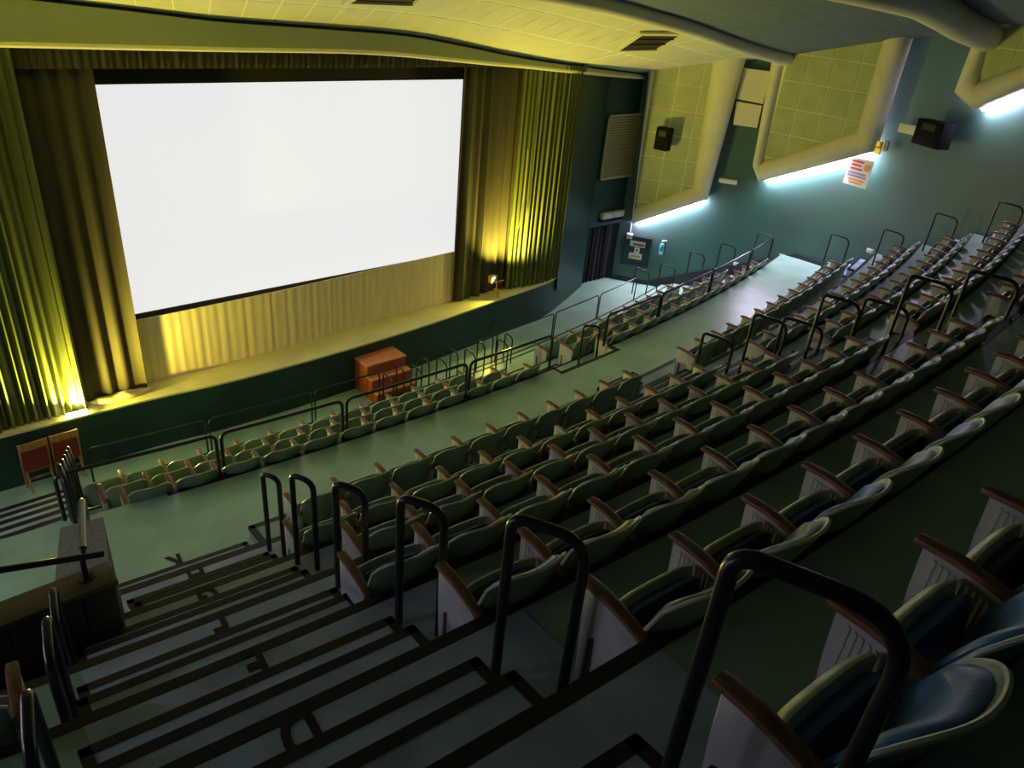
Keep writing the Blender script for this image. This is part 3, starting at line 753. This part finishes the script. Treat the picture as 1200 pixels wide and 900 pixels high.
# hoops in the middle of the front block
for i, x in enumerate((6.12, 6.70, 7.25, 7.90, 8.70)):
    hoop((x, 9.50 + .0 * i), (.02, -.28), -1.32, .66, .014, 'thin dark hoop rail in front of the foremost row, %s from the red steps' % ORD[i], 'small hoops in front of the foremost row')
for i, x in enumerate((6.55, 7.10, 7.75, 8.40, 9.10)):
    hoop((x, 9.74 + .0 * i), (.02, -.20), -1.41, .68, .014, 'thin dark hoop rail on the lowest front step, %s from the red steps' % ORD[i], 'small hoops on the lowest front step')
hoop((P(2.95, 7.45).x, P(2.95, 7.45).y), (.32, -.10), -.40, .75, .018, 'black hoop handrail beside the notch in the cross aisle', None)
# hoops beside the far left stair
for i in range(5):
    hoop((.93 + .08 * i, 7.42 + .38 * i), (-.02, -.28), -.19 * (i + 1), .92, .024, 'black hoop handrail beside the pit stair, %s from the cross aisle' % ORD[i], 'hoops beside the pit stair')
def rail(sa, sb, ya, z, H, r, label, group, mid=None, n=10):
    pts = [P(sa, ya, z)] + [P(sa + (sb - sa) * i / n, ya, z + H) for i in range(n + 1)] + [P(sb, ya, z)]
    c = (pts[0] + pts[-1]) / 2; path = [pts[0] - c] + []
    a, b = pts[0], pts[-1]; R_ = .10
    path = [a - c, a + Vector((0, 0, H - R_)) - c]
    d = (pts[2] - pts[1]).normalized(); e = (pts[-3] - pts[-2]).normalized()
    for k in range(1, 6):
        t = k / 5; p0 = a + Vector((0, 0, H - R_)); p1 = a + Vector((0, 0, H)); p2 = p1 + d * R_
        path.append((1 - t) ** 2 * p0 + 2 * t * (1 - t) * p1 + t * t * p2 - c)
    for i in range(1, n): path.append(pts[1 + i] - c)
    for k in range(0, 6):
        t = k / 5; p2 = b + Vector((0, 0, H - R_)); p1 = b + Vector((0, 0, H)); p0 = p1 + e * R_
        path.append((1 - t) ** 2 * p0 + 2 * t * (1 - t) * p1 + t * t * p2 - c)
    path.append(b - c)
    root = empty('railing', c); tag(root, label, 'railing', group)
    link('rail_tube', tube_me('rail_tube', path, r, 8), 'pipe', root)
    if mid is not None: link('lower_bar', tube_me('lower_bar', [P(sa, ya, z + mid) - c, P((sa + sb) / 2, ya, z + mid) - c, P(sb, ya, z + mid) - c], r * .8, 6), 'pipe', root)
    return root
gr = 'railings along the front of the cross aisle'
for i, (a, b, tx) in enumerate(((-5.05, -3.44, 'above the leftmost front seats'), (-3.38, -1.86, 'in front of the coiled cable'), (-1.80, .125, 'in front of the red steps'), (.185, 1.87, 'ending at the notch in the floor'), (3.26, 4.89, 'starting at the notch in the floor'), (4.95, 6.9, 'second to the right of the notch'), (6.96, 8.9, 'third to the right of the notch'), (8.96, 10.4, 'ending near the green side wall'))):
    rail(a, b, YFE + .03, 0.0, .58, .021, 'black tube railing on the cross aisle edge, ' + tx, gr, mid=None)
gr = 'railings along the lowest front step'
fa_ = [-4.3, -2.72, -2.66, -1.0, -.94, .30, 1.10, 3.0, 3.1, 4.86, 4.92, 6.55, 6.61, 8.3]
for i in range(7):
    rail(fa_[2 * i], fa_[2 * i + 1], 9.76, -1.41, .62, .014, 'thin dark railing on the lowest step facing the stage, %s length from the folding chairs' % ORD[i], gr)

# ================================================================== LEFT PARAPET
pa = empty('parapet', (.66, 4.17, ZP[2])); tag(pa, 'dark wood panelled parapet with brown ledge left of the lettered stair', 'parapet')
PH = .56
link('ledge', box_me('ledge', -4.5, .02, -.02, .20, PH, PH + .035, bev=.006), 'ledge', pa)
link('core', box_me('core', -4.5, 0, .02, .16, -1.25, PH), 'panel', pa)
for i in range(14):
    x1 = -.004 - .20 * i
    link('plank', box_me('plank', x1 - .192, x1, -.006, .02, 0, PH - .01, bev=.004), 'panel', pa)
pr = empty('pier', (.66, 4.36, 0)); tag(pr, 'grey carpet topped pier at the end of the parapet', 'pier')
pq = [(.37 - .66, 0), (.68 - .66, 0), (.79 - .66, .50), (.53 - .66, .54)]
bm = bmesh.new(); prism(bm, [(x, y, 0) for x, y in pq], (0, 0, ZP[2] + PH - .02)); link('pier_body', to_mesh(bm, 'pier_body'), 'panel', pr)
bm = bmesh.new(); prism(bm, [(x * 1.02, y * 1.01, ZP[2] + PH - .02) for x, y in pq], (0, 0, .04)); link('carpet_top', to_mesh(bm, 'carpet_top'), 'carpet', pr)
link('corner_strip', box_me('corner_strip', .024, .036, -.02, .02, .0, ZP[2] + PH), 'steel', pr)
zt = ZP[2] + PH + .035
pj = empty('pipe_rail', (.53, 4.28, zt)); tag(pj, 'black pipe rail crossing above the parapet ledge', 'railing')
qa = at_y((0, 668), 4.36); qb = at_y((122, 648), 4.36)
o3 = Vector((.53, 4.28, zt))
ql, qr2 = at_y((0, 668), 4.30), at_y((121, 649), 4.30)
link('crossbar', tube_me('crossbar', [ql + (ql - qr2) * 1.5 - o3, qr2 - o3], .021, 10), 'pipe', pj)
qn, qf = at_y((97, 643), 4.36), at_y((96, 585), 4.9)
link('post', tube_me('post', [(0, 0, 0), (.0, .0, qn.z - zt - .05), qn - o3], .019, 10), 'pipe', pj)
bm = bmesh.new(); bmesh.ops.create_cone(bm, cap_ends=True, segments=16, radius1=.05, radius2=.045, depth=.014, matrix=Matrix.Translation((0, 0, .007))); link('flange', to_mesh(bm, 'flange'), 'pipe', pj)
pk = empty('pipe_rail', qn); tag(pk, 'grey steel pipe rail running forward over the carpet topped pier', 'railing')
link('pipe', tube_me('pipe', rounded([Vector((0, 0, 0)), qf - qn, qf - qn + Vector((.0, .05, -.5))], .05, 5), .024, 12), 'steel', pk)

# ================================================================== STAGE AREA OBJECTS
rs = empty('wooden_steps', (6.62, 10.30, -1.5)); tag(rs, 'red brown wooden steps standing against the stage front', 'steps')
def block(name, x0, x1, y0, y1, z0, z1, topm='redlit'):
    b = link(name, box_me(name, x0, x1, y0, y1, z0, z1, bev=.006), 'red', rs)
    link('tread_board', box_me('tread_board', x0 - .015, x1 + .015, y0 - .015, y1 + .01, z1, z1 + .03, bev=.005), topm, b)
block('upper_step', -.42, .40, -.15, .30, 0, .62); block('middle_step', -.42, .40, -.315, -.165, 0, .41); block('lower_step', -.42, .40, -.475, -.33, 0, .20)
# yellow tripod floodlight on the stage edge (lit)
q = at_z((580, 350), ZT); q = Vector((10.02, 11.14, ZT))
tp = empty('work_light', q); tag(tp, 'yellow tripod work light standing on the stage edge', 'lamp')
def px_h(p): return at_y(p, q.y) - q
topz = px_h((581, 331)).z
link('mast', tube_me('mast', [(0, 0, .04), (0, 0, topz)], .014, 8), 'yel', tp)
for a in (0.4, 2.5, 4.6):
    l = link('leg', tube_me('leg', [(0, 0, topz * .55), (.20 * math.cos(a), .20 * math.sin(a), .01)], .011, 6), 'yel', tp)
link('crossbar', tube_me('crossbar', [(-.14, 0, topz), (.20, 0, topz + .01)], .012, 6), 'yel', tp)
hd = link('lamp_head', box_me('lamp_head', -.21, -.04, -.05, .05, topz + .02, topz + .17, bev=.01), 'yel', tp)
link('lamp_glass', box_me('lamp_glass', -.195, -.055, -.058, -.05, topz + .03, topz + .155), 'glass', hd); link('lamp_glass', box_me('lamp_glass', -.195, -.055, -.045, .045, topz + .17, topz + .175), 'glass', hd)
tag(link('power_cable', tube_me('power_cable', [q + Vector((.02, -.02, topz * .5)), q + Vector((-.02, -.10, .02)), q + Vector((-.04, -.16, -.3)), at_z((567, 400), -1.47) + Vector((0, 0, .01)), at_z((566, 408), -1.47)], .008, 6), 'cable'), 'thin cable dropping from the tripod work light over the stage edge', 'cable')
# flood lamp at the left curtain (lit)
fp = Vector((1.70, 10.675, ZT))
fl_ = empty('flood_lamp', fp); tag(fl_, 'small lit flood lamp on the stage at the foot of the left yellow curtain', 'lamp')
link('lamp_base', box_me('lamp_base', -.09, .09, -.035, .035, 0, .015, bev=.004), 'speaker', fl_)
hd = link('lamp_body', box_me('lamp_body', -.10, .10, .0, .03, .015, .06, bev=.006), 'speaker', fl_)
link('lamp_glass', box_me('lamp_glass', -.14, .14, -.042, -.002, .012, .075, bev=.01), 'bulb', hd)
def flood(par, loc, nrm, energy, size):
    ld = bpy.data.lights.new('flood_light', 'AREA'); ld.energy = energy; ld.color = LAMP_COL; ld.shape = 'DISK'; ld.size = size
    lo = bpy.data.objects.new('flood_light', ld); COL.objects.link(lo); lo.parent = par; lo.location = loc
    lo.rotation_euler = Vector(nrm).to_track_quat('-Z', 'Y').to_euler()
flood(fl_, (0.0, -.03, .10), (.30, -.22, .92), LAMP_W, .10)
flood(tp, (-.125, -.075, topz + .09), (-.50, -.72, .35), LAMP3_W, .10)
ld = bpy.data.lights.new('flood_beam', 'SPOT'); ld.energy = LAMP2_W; ld.color = LAMP_COL; ld.spot_size = math.radians(142); ld.spot_blend = 1.0; ld.shadow_soft_size = .05
lo = bpy.data.objects.new('flood_beam', ld); COL.objects.link(lo); lo.parent = tp; lo.location = (-.125, -.22, topz + .20)
lo.rotation_euler = Vector((.34, -.10, .93)).to_track_quat('-Z', 'Y').to_euler()
# folding chairs by the stage front
def folding_chair(loc, rz, label):
    root = empty('folding_chair', loc, rz); root.scale = (.84, .84, .84); tag(root, label, 'chair', 'wooden folding chairs by the stage')
    for sx in (-1, 1):
        x = sx * .20
        link('rear_upright', tube_me('rear_upright', [(x, .10, 0), (x, -.06, .92)], .020, 6), 'pine', root)
        link('front_leg', tube_me('front_leg', [(x * .86, -.16, 0), (x * .86, .10, .46)], .017, 6), 'pine', root)
    link('top_rail', box_me('top_rail', -.21, .21, -.075, -.045, .78, .92, bev=.008), 'pine', root)
    link('back_panel', box_me('back_panel', -.18, .18, -.035, -.02, .38, .78), 'redpad', root)
    link('lower_rail', box_me('lower_rail', -.18, .18, .035, .06, .30, .35, bev=.005), 'pine', root)
    link('bottom_rail', box_me('bottom_rail', -.18, .18, .075, .10, .12, .16, bev=.005), 'pine', root)
    link('seat_panel', box_me('seat_panel', -.185, .185, -.02, .02, .40, .76, bev=.006), 'redpad', root)
folding_chair((1.06, 10.50, -1.5), .06, 'wooden folding chair with red pad standing further from the lettered stair')
folding_chair((1.45, 10.52, -1.5), .02, 'wooden folding chair with red pad half hidden behind the railing hoops')
# coiled cable by the stage front
c = at_z((133, 533), -1.49); path = [c + Vector((.17 * math.cos(t) * (1 + .05 * math.sin(3 * t)), .10 * math.sin(t), .01 + .006 * t)) for t in [i * .35 for i in range(40)]]
tag(link('cable_coil', tube_me('cable_coil', path, .012, 6), 'cable'), 'coil of black cable on the pit floor by the stage front', 'cable')

# ================================================================== WALL FITTINGS
def on_front(px): return at_line(px, gw1, gw2) if at_line(px, gw0, gw1).x > gw1[0] else at_line(px, gw0, gw1)
g = [on_front(p) for p in ((712, 134), (752, 133), (741, 207), (701, 209))]
gx0, gx1, gz0, gz1 = (g[0].x + g[3].x) / 2, (g[1].x + g[2].x) / 2, (g[2].z + g[3].z) / 2, (g[0].z + g[1].z) / 2
gd = math.atan2(0.85, 1.83); gy = (g[0].y + g[2].y) / 2
gv = empty('louvred_grille', ((gx0 + gx1) / 2, 12.07, gz0)); tag(gv, 'large cream louvred grille on the dark green wall', 'vent')
W_ = (gx1 - gx0) / 2; H_ = gz1 - gz0
for a in ((-W_, W_, 0, .04), (-W_, W_, H_ - .04, H_)): link('frame_rail', box_me('frame_rail', a[0], a[1], -.05, 0, a[2], a[3]), 'grille', gv)
for a in (-W_, W_ - .03): link('frame_stile', box_me('frame_stile', a, a + .03, -.05, 0, 0, H_), 'grille', gv)
nl = 24; lm = bmesh.new(); prism(lm, [(-W_ + .03, -.05, 0), (-W_ + .03, -.012, .036), (-W_ + .03, -.002, .036), (-W_ + .03, -.04, 0)], (2 * W_ - .06, 0, 0)); lm = to_mesh(lm, 'slat'); lm.materials.append(M['grille'])
for i in range(nl): link('slat', lm, None, gv, (0, 0, .045 + (H_ - .09) * i / nl))
link('grille_back', box_me('grille_back', -W_, W_, -.004, .02, 0, H_), 'vent', gv)
# emergency light box over the doorway: twin white
def fitting(name, px, w_, h_, d_, mt, label, cat, plane, yaw=0, group=None):
    c = at_line(px, *plane); u = Vector((plane[1][0] - plane[0][0], plane[1][1] - plane[0][1], 0)).normalized()
    root = empty(name, c, math.atan2(u.y, u.x) + yaw); tag(root, label, cat, group)
    return root
pf = (gw1, gw2)
e = fitting('exit_light', (715, 254), .4, .12, .08, 'white', 'twin white emergency light box over the black doorway curtain', 'light', pf)
for x in (-.41, .01): link('diffuser', box_me('diffuser', x, x + .39, -.12, -.0, -.0, .15, bev=.01), 'white', e)
link('base_plate', box_me('base_plate', -.44, .44, -.07, -.0, -.09, -.0), 'speaker', e)
WF = ((WA[0][0] - .0, WA[0][1]), (WA[1][0], WA[1][1])); WB = ((wall_x(8.0), 8.0), (wall_x(3.0), 3.0))
def wallbox_fit(name, px, hw_, hh_, dep, mt, label, cat, plane=WF, group=None):
    e = fitting(name, px, 0, 0, 0, mt, label, cat, plane, group=group)
    return e
# local frame on right wall: x along the wall towards the rear, -y into the hall
e = wallbox_fit('notice_case', (746, 294), .4, .5, .1, 'trim', 'dark framed notice case on the green wall beside the doorway', 'notice case')
hw_, hh_ = .36, .40
link('case_back', box_me('case_back', -hw_, hw_, -.03, 0, -hh_, hh_), 'dgreen', e)
for a in ((-hw_, hw_, -hh_, -hh_ + .04), (-hw_, hw_, hh_ - .04, hh_), (-hw_, -hw_ + .04, -hh_, hh_), (hw_ - .04, hw_, -hh_, hh_)): link('frame_bar', box_me('frame_bar', a[0], a[1], -.07, 0, a[2], a[3]), 'trim', e)
p_ = link('paper_notice', box_me('paper_notice', -.20, .20, -.036, -.03, .12, .27), 'white', e); link('red_print', box_me('red_print', -.12, .18, -.039, -.036, .15, .21), 'red2', p_)
p_ = link('paper_notice', box_me('paper_notice', -.06, .08, -.036, -.03, -.05, .10), 'white', e); link('red_print', box_me('red_print', -.02, .04, -.039, -.036, .0, .06), 'red2', p_)
p_ = link('paper_notice', box_me('paper_notice', -.18, .16, -.036, -.03, -.22, -.06), 'white', e); link('red_print', box_me('red_print', -.14, .12, -.039, -.036, -.17, -.11), 'orange2', p_)
e = wallbox_fit('small_box', (738, 276), .1, .1, .1, 'white', 'small white junction box above the notice case', 'junction box'); link('box_body', box_me('box_body', -.08, .08, -.07, 0, -.07, .07, bev=.01), 'white', e); link('conduit', tube_me('conduit', [(0, -.02, .07), (0, -.02, .34)], .012, 6), 'white', e)
e = wallbox_fit('fire_extinguisher', (776, 289), 0, 0, 0, 'ext', 'fire extinguisher hung on the green wall past the notice case', 'extinguisher')
bm = bmesh.new(); rings = []
for z, r in ((-.19, .055), (-.18, .062), (.06, .062), (.10, .05), (.13, .022), (.15, .022)): rings.append([(r * math.cos(2 * math.pi * k / 14), -.08 + r * math.sin(2 * math.pi * k / 14), z) for k in range(14)])
loft(bm, rings); link('cylinder', to_mesh(bm, 'cylinder', True), 'ext', e)
link('valve_head', box_me('valve_head', -.03, .03, -.11, -.05, .15, .18), 'white', e); link('handle', box_me('handle', -.02, .10, -.09, -.07, .18, .20), 'white', e)
link('base_label', box_me('base_label', -.045, .045, -.147, -.138, -.16, -.10), 'white', e); link('wall_bracket', box_me('wall_bracket', -.03, .03, -.02, 0, -.05, .1), 'trim', e)
link('hose', tube_me('hose', [(.03, -.08, .16), (.09, -.1, .1), (.085, -.1, -.08)], .011, 6), 'cable', e)
e = wallbox_fit('emergency_light', (853, 212), 0, 0, 0, 'white', 'small white bulkhead light on the green wall between wall boxes', 'light'); link('bulkhead', box_me('bulkhead', -.22, .22, -.08, 0, -.055, .055, bev=.02), 'white', e)
link('bulkhead_base', box_me('bulkhead_base', -.23, .23, -.03, 0, -.065, .065), 'grey', e)
n_ = wallbox_fit('wall_notice', (1006, 202), 0, 0, 0, 'white', 'white notice with red and orange print below the wall box light', 'notice', WB)
link('sheet', box_me('sheet', -.30, .30, -.012, 0, -.30, .30), 'white', n_)
for z, a, b, mt in ((.22, -.22, .08, 'red2'), (.14, -.22, .04, 'red2'), (.06, -.22, .08, 'red2'), (-.03, -.24, .20, 'grey'), (-.09, -.24, .22, 'grey'), (-.17, -.20, .20, 'orange2'), (-.23, -.16, .16, 'orange2')):
    link('print_line', box_me('print_line', a, b, -.016, -.012, z - .022, z + .022), mt, n_)
bm = bmesh.new(); bmesh.ops.create_cone(bm, cap_ends=True, segments=20, radius1=.075, radius2=.075, depth=.006, matrix=Matrix.Translation((.18, -.014, .13)) @ Matrix.Rotation(math.pi / 2, 4, 'X')); link('round_emblem', to_mesh(bm, 'round_emblem'), 'orange2', n_)
e = wallbox_fit('emergency_light', (1029, 172), 0, 0, 0, 'yel', 'yellow glowing emergency lamp cluster at the end of the light strip', 'light', WB)
link('lamp_back', box_me('lamp_back', -.10, .10, -.05, 0, -.14, .12), 'yel', e)
for x, z in ((-.07, -.08), (.06, -.07), (.0, .07)): link('lamp_cell', box_me('lamp_cell', x - .055, x + .055, -.12, -.05, z - .05, z + .05, bev=.012), 'eglow', e)
e = wallbox_fit('wall_sensor', (1040, 171), 0, 0, 0, 'white', 'grey oval sensor beside the yellow emergency lamp', 'sensor', WB); link('sensor_body', box_me('sensor_body', -.05, .05, -.08, 0, -.11, .11, bev=.03), 'stand', e); link('sensor_eye', box_me('sensor_eye', -.02, .02, -.09, -.08, -.04, .0), 'grey', e)
e = wallbox_fit('emergency_light', (1065, 151), 0, 0, 0, 'white', 'white bulkhead light beside the black wall loudspeaker', 'light', WB); link('bulkhead', box_me('bulkhead', -.19, .19, -.08, 0, -.09, .09, bev=.02), 'white', e); link('bulkhead_base', box_me('bulkhead_base', -.2, .2, -.03, 0, -.1, .1), 'grey', e)
def loudspeaker(px, plane, hw_, hh_, dep, label, yaw):
    e = fitting('loudspeaker', px, 0, 0, 0, 'speaker', label, 'loudspeaker', plane)
    link('bracket', tube_me('bracket', [(0, 0, 0), (0, -.16, 0)], .03, 8), 'trim', e)
    c = link('cabinet', box_me('cabinet', -hw_, hw_, -dep, 0, -hh_, hh_, bev=.02), 'speaker', e, (0, -.14, 0), yaw)
    link('grille', box_me('grille', -hw_ * .86, hw_ * .86, -dep - .012, -dep + .004, -hh_ * .88, hh_ * .88, bev=.006), 'speaker', c)
    link('horn', box_me('horn', -hw_ * .5, hw_ * .5, -dep - .02, -dep, hh_ * .25, hh_ * .75), 'trim', c)
loudspeaker((781, 161), (fa, fb), .18, .26, .22, 'small black loudspeaker on the yellow lit tiled wall box', -.35)
loudspeaker((1106, 157), WB, .34, .24, .32, 'large black loudspeaker on the green wall below the rear wall box', -.25)
for i, (px, pl_, lab) in enumerate((((938, 292), WF, 'cross aisle corner'), ((1020, 294), WB, 'row H end'), ((862, 309), WF, 'front block stair'))):
    c = at_line(px, *pl_); u = Vector((pl_[1][0] - pl_[0][0], pl_[1][1] - pl_[0][1], 0)).normalized()
    e = empty('step_light', c, math.atan2(u.y, u.x)); tag(e, 'small white step light low on the wall at the ' + lab, 'light', None)
    link('lens', box_me('lens', -.07, .07, -.05, 0, -.04, .04, bev=.012), 'white', e); link('plate', box_me('plate', -.09, .09, -.02, 0, -.055, .055), 'stand', e)
